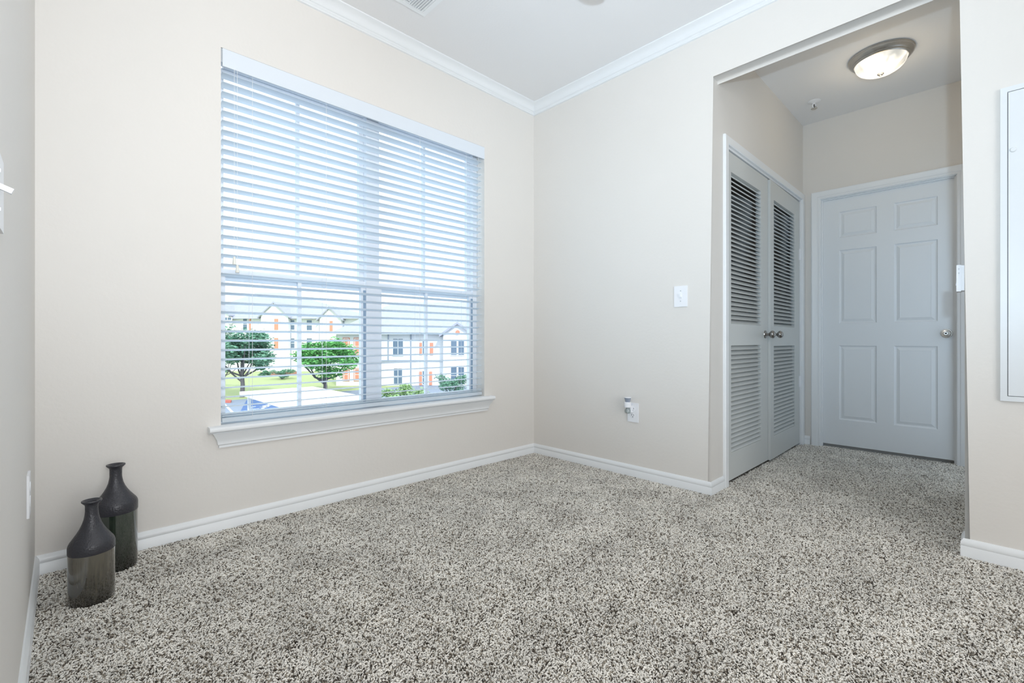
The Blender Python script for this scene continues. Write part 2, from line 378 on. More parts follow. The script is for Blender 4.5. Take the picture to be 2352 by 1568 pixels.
# ------------------------------------------------------------------ closet doors: louvred leaves
def louvre_door(name, x0, x1, lx0, lx1, up, lo, zb, zt, knob_x, hinge_x, hz, swing, pivot):
    yf, yb2 = YJ+.006, YJ+.040
    d = empty(name, (pivot, yf, 0), kind='structure')
    bm = nb(); xs = [x0, lx0, lx1, x1]; zs = [zb, lo[0], lo[1], up[0], up[1], zt]
    box(bm, x0, yf, zb, lx0, yb2, zt); box(bm, lx1, yf, zb, x1, yb2, zt)
    for a, b in ((zb, lo[0]), (lo[1], up[0]), (up[1], zt)): box(bm, lx0, yf, a, lx1, yb2, b)
    obj('door_frame', bm, 'louvre', d)
    first = None; pitch = .0278
    for (z0, z1) in (lo, up):
        n = int(round((z1-z0)/pitch)); st = (z1-z0)/n
        for k in range(n):
            cz = z0+st*(k+.5); loc = ((lx0+lx1)/2, yf+.017, cz)
            if first is None:
                bm = nb(); rot = Matrix.Translation(loc) @ Matrix.Rotation(math.radians(38), 4, 'X')
                L = (lx1-lx0)/2+.002
                box(bm, -L, -.0195, -.0032, L, .0195, .0032, rot)
                first = obj('slat', bm, 'louvre', d, loc=loc, bevel=.0022, segs=1)
            else: copy_at(first, loc, d, 'slat')
    Mk = Matrix.Translation((knob_x, yf, .905)) @ Matrix.Rotation(PI/2, 4, 'X')
    obj('knob', lathe(nb(), [(0, .066), (.012, .0645), (.021, .058), (.0255, .048), (.024, .039), (.017, .031), (.010, .026), (.009, .012), (.012, .008), (.026, .006), (.028, 0)], Mk), 'darknickel', d, smooth=True, label='dark nickel closet knob')
    for z in hz:
        bm = nb(); tube(bm, [(hinge_x, yf-.006, z-.045), (hinge_x, yf-.006, z+.045)], .006, 10); box(bm, hinge_x-.018, yf-.003, z-.045, hinge_x+.018, yf+.001, z+.045)
        obj('hinge', bm, 'plastic', d, smooth=True)
    d.rotation_euler = (0, 0, swing)
    return d
louvre_door('door_1', .243, .978, .312, .838, (.965, 1.888), (.180, .832), .016, 2.004, .925, .242, (1.62, .48), 0, .243)
louvre_door('door_2', .984, 1.763, 1.066, 1.612, (.965, 1.872), (.178, .822), .016, 2.000, 1.045, 1.764, (1.57, .525), math.radians(1.1), 1.763)
# inside of the closet: hanging space behind the slats
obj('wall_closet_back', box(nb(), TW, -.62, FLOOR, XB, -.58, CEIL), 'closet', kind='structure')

# ------------------------------------------------------------------ window
w1 = empty('window_1', ((WX0+WX1)/2, .11, WZ0), kind='structure')
FY0, FY1 = .085, .15
bm = nb(); fr = .035; mx0, mx1 = -1.338, -1.262; MZ0, MZ1 = 1.155, 1.205
box(bm, WX0, FY0, WZ0, WX0+.010, FY1, WZ1); box(bm, WX1-fr, FY0, WZ0, WX1, FY1, WZ1); box(bm, WX0+fr, FY0, WZ1-fr, WX1-fr, FY1, WZ1); box(bm, WX0+fr, FY0, WZ0, WX1-fr, FY1, WZ0+.014)
obj('window_frame', bm, 'vinyl', w1)
obj('mullion', box(nb(), mx0, FY0-.006, WZ0+.014, mx1, FY1, WZ1-fr), 'vinyl', w1, bevel=.003)
def sash(x0, x1, z0, z1, y0, y1, s):
    bm = nb(); box(bm, x0, y0, z0, x0+s, y1, z1); box(bm, x1-s, y0, z0, x1, y1, z1); box(bm, x0+s, y0, z0, x1-s, y1, z0+s); box(bm, x0+s, y0, z1-s, x1-s, y1, z1)
    o = obj('sash', bm, 'vinyl', w1)
    xc = -1.706 if x0 < -1.5 else -.914
    obj('muntin', box(nb(), xc-.009, y0+.004, z0+s, xc+.009, y1-.004, z1-s), 'vinyl', o)
    ym = (y0+y1)/2
    for a, b in ((x0+s, xc-.009), (xc+.009, x1-s)): obj('pane', box(nb(), a, ym-.002, z0+s, b, ym+.002, z1-s), 'glass', o)
for a, b in ((WX0+.010, mx0), (mx1, WX1-fr)):
    sash(a, b, MZ0, WZ1-fr, .118, .145, .026)
    sash(a, b, WZ0+.014, MZ1, .090, .116, .027)
    for tx in (b-.0135,): obj('jamb_track', box(nb(), tx, .084, WZ0+.014, tx+.013, .0895, MZ0), 'track', w1)
# stool (projecting sill) and apron
bm = nb()
SP = [(.09, .476), (-.040, .476), (-.046, .472), (-.049, .464), (-.047, .456), (-.040, .452), (-.034, .446), (.0, .446), (.09, .446)]
bmS = nb(); prism(bmS, SP, lambda u, v, t: (t, u, v), WX0, WX1)
SP2 = [(0, .476), (-.040, .476), (-.046, .472), (-.049, .464), (-.047, .456), (-.040, .452), (-.034, .446), (0, .446)]
prism(bmS, SP2, lambda u, v, t: (t, u, v), WX0-.052, WX0); prism(bmS, SP2, lambda u, v, t: (t, u, v), WX1, WX1+.062)
obj('stool', bmS, 'trim', w1, smooth=True)
bm = nb(); AP = [(.040, .446), (.036, .440), (.030, .428), (.022, .414), (.018, .400), (.018, .392), (.012, .386), (.012, .376)]
L0, L1 = [], []
for o_, z_ in AP:
    t = o_-.012
    L0.append((WX0-.010-t, -o_, z_)); L1.append((WX1+.022+t, -o_, z_))
va = [bm.verts.new(p) for p in L0]; vb = [bm.verts.new(p) for p in L1]
wa = [bm.verts.new((p[0], 0, p[2])) for p in L0]; wb = [bm.verts.new((p[0], 0, p[2])) for p in L1]
for i in range(len(AP)-1):
    bm.faces.new([va[i], vb[i], vb[i+1], va[i+1]]); bm.faces.new([wa[i], va[i], va[i+1], wa[i+1]]); bm.faces.new([vb[i], wb[i], wb[i+1], vb[i+1]])
bm.faces.new([va[-1], vb[-1], wb[-1], wa[-1]]); bm.faces.new([va[0], wa[0], wb[0], vb[0]])
obj('apron', bm, 'trim', w1, smooth=True)

# ------------------------------------------------------------------ blind
bl = empty('window_blind', ((WX0+WX1)/2, .035, WZ0), label='white two-inch slat venetian blind lowered over the double window', cat='blind')
SX0, SX1, SYC = WX0+.008, WX1-.014, .036
obj('valance', box(nb(), WX0+.006, -.004, 2.122, WX1-.002, .006, WZ1-.003), 'valance', bl, bevel=.002)
obj('valance_return', box(nb(), WX0+.0005, .000, 2.140, WX0+.006, .05, WZ1-.004), 'slat', bl)
obj('head_rail', box(nb(), WX0+.004, .010, 2.150, WX1-.004, .062, WZ1-.002), 'vinyl', bl)
PITCH = .0441; ztop = 2.098; first = None; NSL = 36
TILT = math.radians(-8)
for k in range(NSL):
    z = ztop-PITCH*k; loc = ((SX0+SX1)/2, SYC, z)
    if z < .535: break
    if first is None:
        bm = nb(); n = 6; top = []; bot = []
        for i in range(n+1):
            s = -.025+.05*i/n; h = .0035*(1-(s/.025)**2)
            a = Vector((0, s, h)); a = Matrix.Rotation(TILT, 3, 'X') @ a
            top.append(a+Vector((0, SYC, z+.0013))); bot.append(a+Vector((0, SYC, z-.0013)))
        prof = [(p.y, p.z) for p in top]+[(p.y, p.z) for p in reversed(bot)]
        prism(bm, prof, lambda u, v, t: (t, u, v), SX0, SX1)
        first = obj('slat', bm, 'slat', bl, smooth=True, loc=loc)
    else: copy_at(first, loc, bl, 'slat')
zlast = z
obj('bottom_rail', box(nb(), SX0, SYC-.026, .487, SX1, SYC+.026, .506), 'slat', bl, bevel=.005, segs=3, smooth=True)
# spare slats gathered just above the bottom rail
for k in range(2): copy_at(first, ((SX0+SX1)/2, SYC, .5115+k*.010), bl, 'slat')
for lx in (-1.955, -1.60, -1.02, -.655):
    for yy in (SYC-.0275, SYC+.0275):
        obj('ladder_cord', tube(nb(), [(lx, yy, .50), (lx, yy, 2.15)], .0009, 5), 'cord', bl)
for lx, zt2, yy in ((-2.034, 1.225, -.004), (-2.022, 1.188, -.007)):
    obj('lift_cord', tube(nb(), [(lx, yy, zt2+.01), (lx, yy, 2.13)], .0009, 5), 'cord', bl)
    obj('tassel', lathe(nb(), [(0, .028), (.004, .028), (.006, .022), (.0085, -.004), (.0085, -.008), (0, -.008)], Matrix.Translation((lx, yy, zt2)), 14), 'tassel', bl, smooth=True)
for lx, zt2 in ((-.560, 1.235),):
    obj('tilt_cord', tube(nb(), [(lx, -.004, zt2+.01), (lx, -.004, 2.13)], .0009, 5), 'cord', bl)
    obj('tassel', lathe(nb(), [(0, .028), (.004, .028), (.006, .022), (.0085, -.004), (.0085, -.008), (0, -.008)], Matrix.Translation((lx, -.004, zt2)), 14), 'slat', bl, smooth=True)

# ------------------------------------------------------------------ vases
def vase_mats():
    m = bpy.data.materials.new('iron_glaze'); m.use_nodes = True; nt = m.node_tree; b = nt.nodes['Principled BSDF']
    b.inputs['Base Color'].default_value = (.036, .036, .044, 1); b.inputs['Roughness'].default_value = .34
    tc = nt.nodes.new('ShaderNodeTexCoord'); n = nt.nodes.new('ShaderNodeTexNoise'); n.inputs['Scale'].default_value = 170
    nt.links.new(tc.outputs['Object'], n.inputs['Vector'])
    bp = nt.nodes.new('ShaderNodeBump'); bp.inputs['Strength'].default_value = .8; bp.inputs['Distance'].default_value = .002
    nt.links.new(n.outputs['Fac'], bp.inputs['Height']); nt.links.new(bp.outputs['Normal'], b.inputs['Normal'])
    M['iron'] = m
    for nm, c1, c2 in (('olive_glaze', (.095, .085, .062), (.018, .016, .012)), ('green_glaze', (.020, .032, .022), (.006, .007, .005))):
        m = bpy.data.materials.new(nm); m.use_nodes = True; nt = m.node_tree; b = nt.nodes['Principled BSDF']
        b.inputs['Roughness'].default_value = .06; b.inputs['Coat Weight'].default_value = 1.0; b.inputs['IOR'].default_value = 1.8; b.inputs['Coat Roughness'].default_value = .04
        tc = nt.nodes.new('ShaderNodeTexCoord'); mp = nt.nodes.new('ShaderNodeMapping'); mp.inputs['Scale'].default_value = (130, 130, 14)
        n = nt.nodes.new('ShaderNodeTexNoise'); n.inputs['Scale'].default_value = 1; n.inputs['Detail'].default_value = 5
        sx = nt.nodes.new('ShaderNodeSeparateXYZ'); ad = nt.nodes.new('ShaderNodeMath'); ad.operation = 'MULTIPLY_ADD'; ad.inputs[1].default_value = 4.0; ad.inputs[2].default_value = -.30
        nt.links.new(tc.outputs['Object'], mp.inputs[0]); nt.links.new(mp.outputs[0], n.inputs['Vector']); nt.links.new(tc.outputs['Object'], sx.inputs[0]); nt.links.new(sx.outputs[2], ad.inputs[0])
        a2 = nt.nodes.new('ShaderNodeMath'); a2.operation = 'ADD'; nt.links.new(ad.outputs[0], a2.inputs[0]); nt.links.new(n.outputs['Fac'], a2.inputs[1])
        rp = nt.nodes.new('ShaderNodeValToRGB'); rp.color_ramp.elements[0].position = .25; rp.color_ramp.elements[0].color = (*c2, 1); rp.color_ramp.elements[1].position = .8; rp.color_ramp.elements[1].color = (*c1, 1)
        nt.links.new(a2.outputs[0], rp.inputs[0]); nt.links.new(rp.outputs[0], b.inputs['Base Color'])
        M[nm] = m
vase_mats()
def vase(x, y, R, zl, zn, zs_, zbnd, glaze, lipr, label):
    v = empty('bottle_vase', (x, y, -.005), label=label, cat='vase', group='stoneware bottle vases in the corner')
    T = Matrix.Translation((x, y, 0))
    body = [(0, -.005), (R*.93, -.005), (R*.985, .002), (R, .012)]+[(R, zbnd*t) for t in (.2, .4, .6, .8, 1)]
    o = obj('body', lathe(nb(), body, T, 64), glaze, v, smooth=True, label='glossy streaked glaze body')
    Rn = R*.29; up = [(R*1.001, zbnd), (R*1.012, zbnd+.002), (R*1.012, zs_-.006), (R*.985, zs_+.002), (R*.93, zs_+.009)]
    zh = zn-zs_
    for t, r in ((.20, .80), (.33, .655), (.46, .53), (.60, .425), (.75, .345), (.9, .30), (1, .285)): up.append((R*r, zs_+zh*t))
    up += [(R*.285, zl-.020), (R*.30, zl-.014), (R*lipr*.85, zl-.009), (R*lipr, zl-.004), (R*lipr*.98, zl-.0005), (R*lipr*.85, zl), (R*.24, zl-.006), (R*.2, zl-.03), (0, zl-.03)]
    obj('neck', lathe(nb(), up, T, 64), 'iron', v, smooth=True, label='dark iron matte shoulder and flared neck')
    return v
vase(-2.536, -.352, .060, .331, .295, .190, .163, 'olive_glaze', .45, 'shorter bottle vase with olive brown body, standing in front')
vase(-2.4605, -.120, .066, .392, .347, .247, .212, 'green_glaze', .44, 'taller bottle vase with blackish green body, against the window wall')

# ------------------------------------------------------------------ wall plates
def plate_right(name, yc, zc, wd, ht, label, cat):
    e = empty(name, (0, yc, zc-ht/2), label=label, cat=cat)
    obj('cover_plate', box(nb(), -.006, yc-wd/2, zc-ht/2, -.0003, yc+wd/2, zc+ht/2), 'plastic', e, bevel=.003, segs=2, smooth=True)
    return e
s = plate_right('light_switch', -1.185, 1.122, .080, .122, 'white toggle light switch plate beside the hall opening', 'light switch')
obj('toggle', box(nb(), -.018, -1.190, 1.118, -.006, -1.180, 1.136), 'plastic', s, bevel=.002)
obj('toggle_surround', box(nb(), -.0075, -1.194, 1.110, -.006, -1.176, 1.142), 'plastic', s)
for dz in (-.030, .030): obj('screw', lathe(nb(), [(0, .0015), (.003, .0012), (.0033, 0)], Matrix.Translation((-.006, -1.185, 1.124+dz)) @ Matrix.Rotation(-PI/2, 4, 'Y'), 10), 'greymark', s)
oy, oz = -.868, .406
s = plate_right('wall_outlet', oy, oz, .078, .122, 'white duplex outlet plate low on the wall, with a freshener plugged in', 'outlet')
for dz in (-.0205, .0205):
    Mo = Matrix.Translation((-.006, oy, oz+dz)) @ Matrix.Rotation(-PI/2, 4, 'Y')
    r = obj('receptacle', lathe(nb(), [(0, .0015), (.0155, .0015), (.0165, 0)], Mo, 24), 'plastic', s)
    for dy in (-.0063, .0063): obj('slot', box(nb(), -.0082, oy+dy-.0012, oz+dz+.001, -.007, oy+dy+.0012, oz+dz+.009), 'black', r)
    obj('ground_hole', lathe(nb(), [(0, .002), (.0028, .002), (.0028, .001)], Matrix.Translation((-.0062, oy, oz+dz-.007)) @ Matrix.Rotation(-PI/2, 4, 'Y'), 12), 'black', r)
# plug-in air freshener
fx, fy = -.040, -.852
af = empty('air_freshener', (fx, fy, .395), label='small white plug-in air freshener with grey cone top on the outlet', cat='air freshener')
Tf = Matrix.Translation((fx, fy, 0))
obj('cap', lathe(nb(), [(.012, .440), (.0215, .441), (.0225, .447), (.0215, .452), (.0225, .457), (.0215, .463), (.0225, .469), (.021, .474), (.015, .4745)], Tf, 28), 'plastic', af, smooth=True)
obj('cone', lathe(nb(), [(.0145, .474), (.0205, .500), (.0215, .502)], Tf, 28), 'bluegrey', af, smooth=True, label='blue grey cone')
obj('cone_rim', lathe(nb(), [(.0212, .5005), (.0222, .503), (.0205, .5045), (.0, .5035)], Tf, 28), 'plastic', af, smooth=True)
obj('plug_body', box(nb(), -.034, fy-.017, .408, -.0078, fy+.014, .452), 'plastic', af, bevel=.006, segs=3, smooth=True)
rf = obj('refill_bottle', lathe(nb(), [(0, .403), (.014, .4035), (.0185, .410), (.0185, .424), (.012, .434), (.009, .440)], Tf, 24), 'oilglass', af, smooth=True, label='clear glass refill')
obj('wick', tube(nb(), [(fx, fy, .407), (fx, fy, .440)], .0035, 10), 'plastic', rf)
# left wall: outlet and two-gang switch
def plate_left(name, yc, zc, wd, ht, label, cat):
    e = empty(name, (XL, yc, zc-ht/2), label=label, cat=cat)
    obj('cover_plate', box(nb(), XL+.0003, yc-wd/2, zc-ht/2, XL+.006, yc+wd/2, zc+ht/2), 'plastic', e, bevel=.003, segs=2, smooth=True)
    return e
s = plate_left('wall_outlet', -.500, .418, .078, .122, 'white outlet plate on the left wall above the baseboard, by the vases', 'outlet')
for dz in (-.0205, .0205): obj('receptacle', lathe(nb(), [(0, .0015), (.0155, .0015), (.0165, 0)], Matrix.Translation((XL+.006, -.5, .418+dz)) @ Matrix.Rotation(PI/2, 4, 'Y'), 24), 'plastic', s)
s = plate_left('light_switch', -1.366, 1.100, .096, .116, 'white toggle switch plate on the left wall at the edge of the photo', 'light switch')
for yy in (-1.382,):
    obj('toggle', box(nb(), -.004, -.0045, -.004, .017, .0045, .004, Matrix.Translation((XL+.004, yy, 1.106)) @ Matrix.Rotation(math.radians(22), 4, 'Y')), 'plastic', s, bevel=.0015)
    for dz in (-.03, .03): obj('screw', lathe(nb(), [(0, .0015), (.003, .0012), (.0033, 0)], Matrix.Translation((XL+.006, yy, 1.100+dz)) @ Matrix.Rotation(PI/2, 4, 'Y'), 10), 'plastic', s)
# electrical panel on the right
e = empty('breaker_panel', (0, -2.665, .632), label='white breaker panel box with a plain hinged door on the right wall', cat='breaker panel')
bm = nb(); PY0, PY1, PZ0, PZ1 = -2.856, -2.474, .633, 1.833; b_ = .019
for a in ((PY0, PZ0, PY1, PZ0+b_), (PY0, PZ1-b_, PY1, PZ1), (PY0, PZ0+b_, PY0+b_, PZ1-b_), (PY1-b_, PZ0+b_, PY1, PZ1-b_)): box(bm, -.012, a[0], a[1], -.0003, a[2], a[3])
obj('panel_frame', bm, 'panel', e)
obj('panel_shadow_gap', box(nb(), -.004, PY0+b_, PZ0+b_, -.001, PY1-b_, PZ1-b_), 'black', e)
dr = obj('panel_door', box(nb(), -.0105, PY0+b_+.002, PZ0+b_+.002, -.003, PY1-b_-.002, PZ1-b_-.002), 'panel', e, bevel=.0015)
obj('latch', lathe(nb(), [(0, .005), (.007, .0045), (.0095, .002), (.010, 0)], Matrix.Translation((-.0105, -2.508, 1.590)) @ Matrix.Rotation(-PI/2, 4, 'Y'), 20), 'panel', dr, smooth=True)
# small white control box on the right jamb of the hall opening, seen edge-on
e = empty('wall_control', (.055, YR+.008, 1.064), label='white control box with small grey marks on the jamb beside the end door', cat='wall control')
obj('back_plate', box(nb(), .018, YR+.0003, 1.068, .092, YR+.011, 1.170), 'plastic', e, bevel=.002)
bx_ = obj('cover', box(nb(), .022, YR+.0112, 1.065, .088, YR+.025, 1.173), 'plastic', e, bevel=.002)
for z0 in (1.157, 1.140):
    bm = nb()
    for k in range(3): box(bm, .0212, YR+.0155+k*.0012, z0-k*.0028, .0219, YR+.0205-k*.0012, z0-k*.0028+.0012)
    obj('mark', bm, 'greymark', bx_)
obj('button', box(nb(), .030, YR+.0252, 1.090, .044, YR+.0275, 1.100), 'plastic', e, bevel=.0008)

# ------------------------------------------------------------------ hall ceiling light
lx, ly = 1.080, -1.968
hl = empty('ceiling_light', (lx, ly, CEIL-.14), label='flush dome ceiling light with brushed nickel ring in the hall', cat='ceiling light')
T = Matrix.Translation((lx, ly, CEIL))
obj('ring', lathe(nb(), [(.100, -.0005), (.166, -.0005), (.168, -.006), (.163, -.012), (.164, -.017), (.158, -.026), (.146, -.034), (.147, -.038), (.143, -.043), (.136, -.046), (.128, -.043), (.128, -.02)], T, 72), 'nickel', hl, smooth=True)
M['dome'] = emit_mat('alabaster_dome', (1, .92, .78), .8, .18, vary=.6)
dome = [(.133, -.040)]
for i in range(1, 13):
    t = i/12*PI/2; dome.append((.132*math.cos(t)**.85, -.040-.078*math.sin(t)))
dome[-1] = (0, -.118)
dm = obj('glass_dome', lathe(nb(), dome, T, 72), M['dome'], hl, smooth=2, label='alabaster swirl glass bowl')
obj('finial', lathe(nb(), [(0, -.132), (.006, -.131), (.010, -.127), (.011, -.123), (.017, -.120), (.018, -.117), (0, -.115)], T, 24), 'nickel', hl, smooth=True)
ld = bpy.data.lights.new('hall_bulb', 'POINT'); ld.energy = HALL_W; ld.color = (1, .80, .52); ld.shadow_soft_size = .11
lo_ = bpy.data.objects.new('hall_bulb', ld); COL.objects.link(lo_); lo_.location = (lx, ly, CEIL-.25)
# sprinkler head
sp = hit(1870, 233, 2, CEIL)
sk = empty('sprinkler_head', (sp.x, sp.y, CEIL-.06), label='small white fire sprinkler head on the hall ceiling', cat='sprinkler')
T = Matrix.Translation((sp.x, sp.y, CEIL))
obj('escutcheon', lathe(nb(), [(.043, -.0005), (.042, -.003), (.030, -.008), (.016, -.010), (.012, -.014)], T, 32), 'plastic', sk, smooth=True)
bm = nb(); lathe(bm, [(.010, -.005), (.011, -.018), (.008, -.022), (0, -.022)], T, 16)
for s_ in (-1, 1): tube(bm, [(sp.x+s_*.009, sp.y-s_*.006, CEIL-.020), (sp.x+s_*.012, sp.y-s_*.008, CEIL-.034), (sp.x+s_*.004, sp.y-s_*.003, CEIL-.050)], .0035, 8)
obj('frame', bm, 'plastic', sk, smooth=True)
obj('bulb', tube(nb(), [(sp.x, sp.y, CEIL-.022), (sp.x, sp.y, CEIL-.048)], .003, 8), 'black', sk)
obj('deflector', lathe(nb(), [(0, -.055), (.020, -.055), (.021, -.0535), (.0, -.0505)], T, 20), 'nickel', sk, smooth=True)
# ceiling vent
vx1, vy1 = -1.176, -.279; vx0, vy0 = vx1-.36, vy1-.30
vt = empty('ceiling_vent', ((vx0+vx1)/2, (vy0+vy1)/2, CEIL-.01), label='white louvred air register on the ceiling near the window', cat='vent')
bm = nb(); fb = .026
for a in ((vx0, vy0, vx1, vy0+fb), (vx0, vy1-fb, vx1, vy1), (vx0, vy0+fb, vx0+fb, vy1-fb), (vx1-fb, vy0+fb, vx1, vy1-fb), (vx1-fb-.092, vy0+fb, vx1-fb-.084, vy1-fb)): box(bm, a[0], a[1], CEIL-.006, a[2], a[3], CEIL-.0003)
obj('vent_frame', bm, 'vent', vt, bevel=.002)
obj('duct_opening', box(nb(), vx0+fb, vy0+fb, CEIL-.0012, vx1-fb, vy1-fb, CEIL-.0003), 'vent', vt)
for k in range(6):
    x = vx1-fb-.008-k*.0135
    obj('slat', box(nb(), -.0008, vy0+fb, -.007, .0008, vy1-fb, .007, Matrix.Translation((x, 0, CEIL-.007)) @ Matrix.Rotation(math.radians(68), 4, 'Y')), 'vent', vt)
for k in range(18):
    y = vy1-fb-.008-k*.0135
    if y < vy0+fb+.004: break
    obj('slat', box(nb(), vx0+fb, -.0008, -.007, vx1-fb-.092, .0008, .007, Matrix.Translation((0, y, CEIL-.007)) @ Matrix.Rotation(math.radians(-68), 4, 'X')), 'vent', vt)
# ceiling fan (just above the frame: the flash throws a blade's shadow on the ceiling at the top edge)
hx, hy, BZ = -1.315, -1.615, 2.36
tip = hit(1361, -19, 2, BZ); bd = Vector((tip.x-hx, tip.y-hy)); BL = bd.length; ba = math.atan2(bd.y, bd.x)
fn_ = empty('ceiling_fan', (hx, hy, CEIL-.5), label='ceiling fan with taupe rounded blades overhead, casting a blade shadow on the ceiling', cat='ceiling fan')
T = Matrix.Translation((hx, hy, CEIL))
obj('canopy', lathe(nb(), [(.07, -.0005), (.068, -.02), (.045, -.05), (.016, -.06)], T), 'nickel', fn_, smooth=True)
obj('rod', tube(nb(), [(hx, hy, CEIL-.05), (hx, hy, CEIL-.2)], .013, 16), 'nickel', fn_, smooth=True)
obj('motor', lathe(nb(), [(0, -.19), (.05, -.19), (.10, -.21), (.115, -.24), (.115, -.29), (.09, -.33), (.06, -.35), (0, -.35)], T), 'nickel', fn_, smooth=True)
for k in range(5):
    a = ba+k*2*PI/5; bm = nb(); pts = []
    for i in range(13):
        t = -PI/2+PI*i/12; pts.append((BL-.05+.05*math.cos(t), .062*math.sin(t)))
    pts += [(.20, .048), (.15, .03), (.15, -.03), (.20, -.048)]
    Mb = Matrix.Translation((hx, hy, BZ)) @ Matrix.Rotation(a, 4, 'Z') @ Matrix.Rotation(math.radians(9), 4, 'X')
    prism(bm, pts, lambda u, v, t: Mb @ Vector((u, v, t)), 0, .007)
    b_o = obj('blade', bm, 'blade', fn_, bevel=.0015)
    obj('blade_iron', box(nb(), .08, -.018, .007, .24, .018, .012, Mb), 'nickel', b_o)
M['fan_fill_glow'] = emit_mat('frosted_fan_bowl', (1, .96, .9), 2.0)
obj('fill_bowl', lathe(nb(), [(.085, -.345), (.12, -.36), (.115, -.40), (.08, -.435), (.03, -.452), (0, -.455)], T), M['fan_fill_glow'], fn_, smooth=True)  # glowing bowl added under the unseen fan, goes with the fill light below
ld = bpy.data.lights.new('fan_fill', 'POINT'); ld.energy = FAN_W; ld.color = (1, .98, .95); ld.shadow_soft_size = .12  # added point light under the unseen fan, general fill for the room
lo_ = bpy.data.objects.new('fan_fill', ld); COL.objects.link(lo_); lo_.location = (hx, hy, CEIL-.60)

# ------------------------------------------------------------------ outdoors
GZ = CAM.z-4.77
M['lawn'] = mat('lawn_grass', (.46, .52, .24), .95, noise=.25, nscale=1.5, bump=.3, bscale=30)
M['asphalt'] = mat('asphalt', (.30, .34, .42), .9, noise=.2, nscale=6)
M['stall_blue'] = mat('stall_blue_paint', (.09, .16, .34), .8)
M['roadwhite'] = mat('road_paint_white', (.8, .8, .8), .8)
M['curbred'] = mat('red_curb_paint', (.55, .16, .12), .8)
M['siding'] = mat('pale_siding', (.84, .84, .86), .8, noise=.06, nscale=.8)
M['shingle'] = mat('grey_shingles', (.46, .47, .55), .9, noise=.25, nscale=2.5, bump=.3, bscale=12)
M['shutter'] = mat('terracotta_shutter', (.72, .30, .20), .7)
M['extwhite'] = mat('exterior_white_trim', (.85, .85, .86), .6)
M['extglass'] = mat('dark_window_glass', (.14, .20, .28), .15)
M['pipe'] = mat('grey_downspout', (.32, .36, .44), .6)
M['carport'] = mat('carport_white_metal', (.88, .88, .86), .5)
M['bark'] = mat('tree_bark', (.16, .15, .17), .9, noise=.4, nscale=5)
M['brickband'] = mat('brick_band', (.45, .22, .17), .9, noise=.25, nscale=6)
def leaf_mat(name, c1, c2):
    m = mat(name, c1, .7, col2=c2, nscale=1.6); b = m.node_tree.nodes['Principled BSDF']; b.inputs['Specular IOR Level'].default_value = .2
    return m
M['leaf1'] = leaf_mat('leaf_blue_green', (.12, .27, .20), (.21, .40, .26))
M['leaf2'] = leaf_mat('leaf_bright_green', (.08, .32, .10), (.22, .52, .16))
M['leaf3'] = leaf_mat('leaf_yellow_green', (.22, .38, .14), (.40, .55, .26))
obj('ground_lawn', box(nb(), -60, .6, GZ-.3, 140, 160, GZ), 'lawn', kind='structure')
# local frame for things that face the camera squarely: (right, depth, height)
def loc3(px, D, h): p = CAM + G_*D + R_*((px-1176)/F_PX*D); return Vector((p.x, p.y, h))
def zpx(py, D): return CAM.z+(V0-py)/F_PX*D
def fbox(bm, px0, px1, py0, py1, D, d0, d1, mi=0):
    """box whose front seen at depth D covers the pixel rectangle; runs from D+d0 to D+d1"""
    a, b = (px0-1176)/F_PX*D, (px1-1176)/F_PX*D; z0, z1 = zpx(py1, D), zpx(py0, D)
    mt = Matrix(((R_.x, G_.x, 0, CAM.x), (R_.y, G_.y, 0, CAM.y), (0, 0, 1, 0), (0, 0, 0, 1)))
    return box(bm, a, D+d0, z0, b, D+d1, z1, mt, mi)
MT = Matrix(((R_.x, G_.x, 0, CAM.x), (R_.y, G_.y, 0, CAM.y), (0, 0, 1, 0), (0, 0, 0, 1)))
def LX(px, D): return (px-1176)/F_PX*D
def hip_roof(bm, x0, x1, y0, y1, ze, zr, rx0, rx1):
    ym = (y0+y1)/2
    q = [MT @ Vector(p) for p in ((x0, y0, ze), (x1, y0, ze), (x1, y1, ze), (x0, y1, ze), (rx0, ym, zr), (rx1, ym, zr))]
    v = [bm.verts.new(p) for p in q]
    for f in ((0, 1, 5, 4), (1, 2, 5), (2, 3, 4, 5), (3, 0, 4), (0, 3, 2, 1)): bm.faces.new([v[i] for i in f])
def gable(par, D, pxa, pxb, pyb, apx, apy, out, back):
    """gabled front: triangular wall face and two roof slopes"""
    x0, x1, xa = LX(pxa, D), LX(pxb, D), LX(apx, D); zb, za = zpx(pyb, D), zpx(apy, D)
    bm = nb(); prism(bm, [(x0, zb), (x1, zb), (xa, za)], lambda u, v, t: MT @ Vector((u, t, v)), D-out, D+back)
    obj('gable_wall', bm, 'siding', par)
    bm = nb(); th = .22
    for (xe, s_) in ((x0, -1), (x1, 1)):
        ex = xe+s_*.35; ez = zb-(za-zb)*.35/abs(xa-xe)
        prism(bm, [(ex, ez), (xa, za), (xa, za+th), (ex, ez+th)], lambda u, v, t: MT @ Vector((u, t, v)), D-out-.35, D+back+2.5)
    obj('gable_roof', bm, 'shingle', par)
def window(par, D, x0, x1, y0, y1, bars=1):
    f = nb(); t = 1.3
    for a in ((x0-t, x0, y0-t, y1+t), (x1, x1+t, y0-t, y1+t), (x0, x1, y0-t, y0), (x0, x1, y1, y1+t)): fbox(f, *a, D, -.10, .02)
    fbox(f, x0, x1, (y0+y1)/2-.5, (y0+y1)/2+.5, D, -.09, .02)
    if bars: fbox(f, (x0+x1)/2-.5, (x0+x1)/2+.5, y0, y1, D, -.09, .02)
    o = obj('window', f, 'extwhite', par)
    obj('pane', fbox(nb(), x0, x1, y0, y1, D, -.04, .01), 'extglass', o)
def shutter(par, D, x0, x1, y0, y1): obj('shutter', fbox(nb(), x0, x1, y0, y1, D, -.08, .01), 'shutter', par)
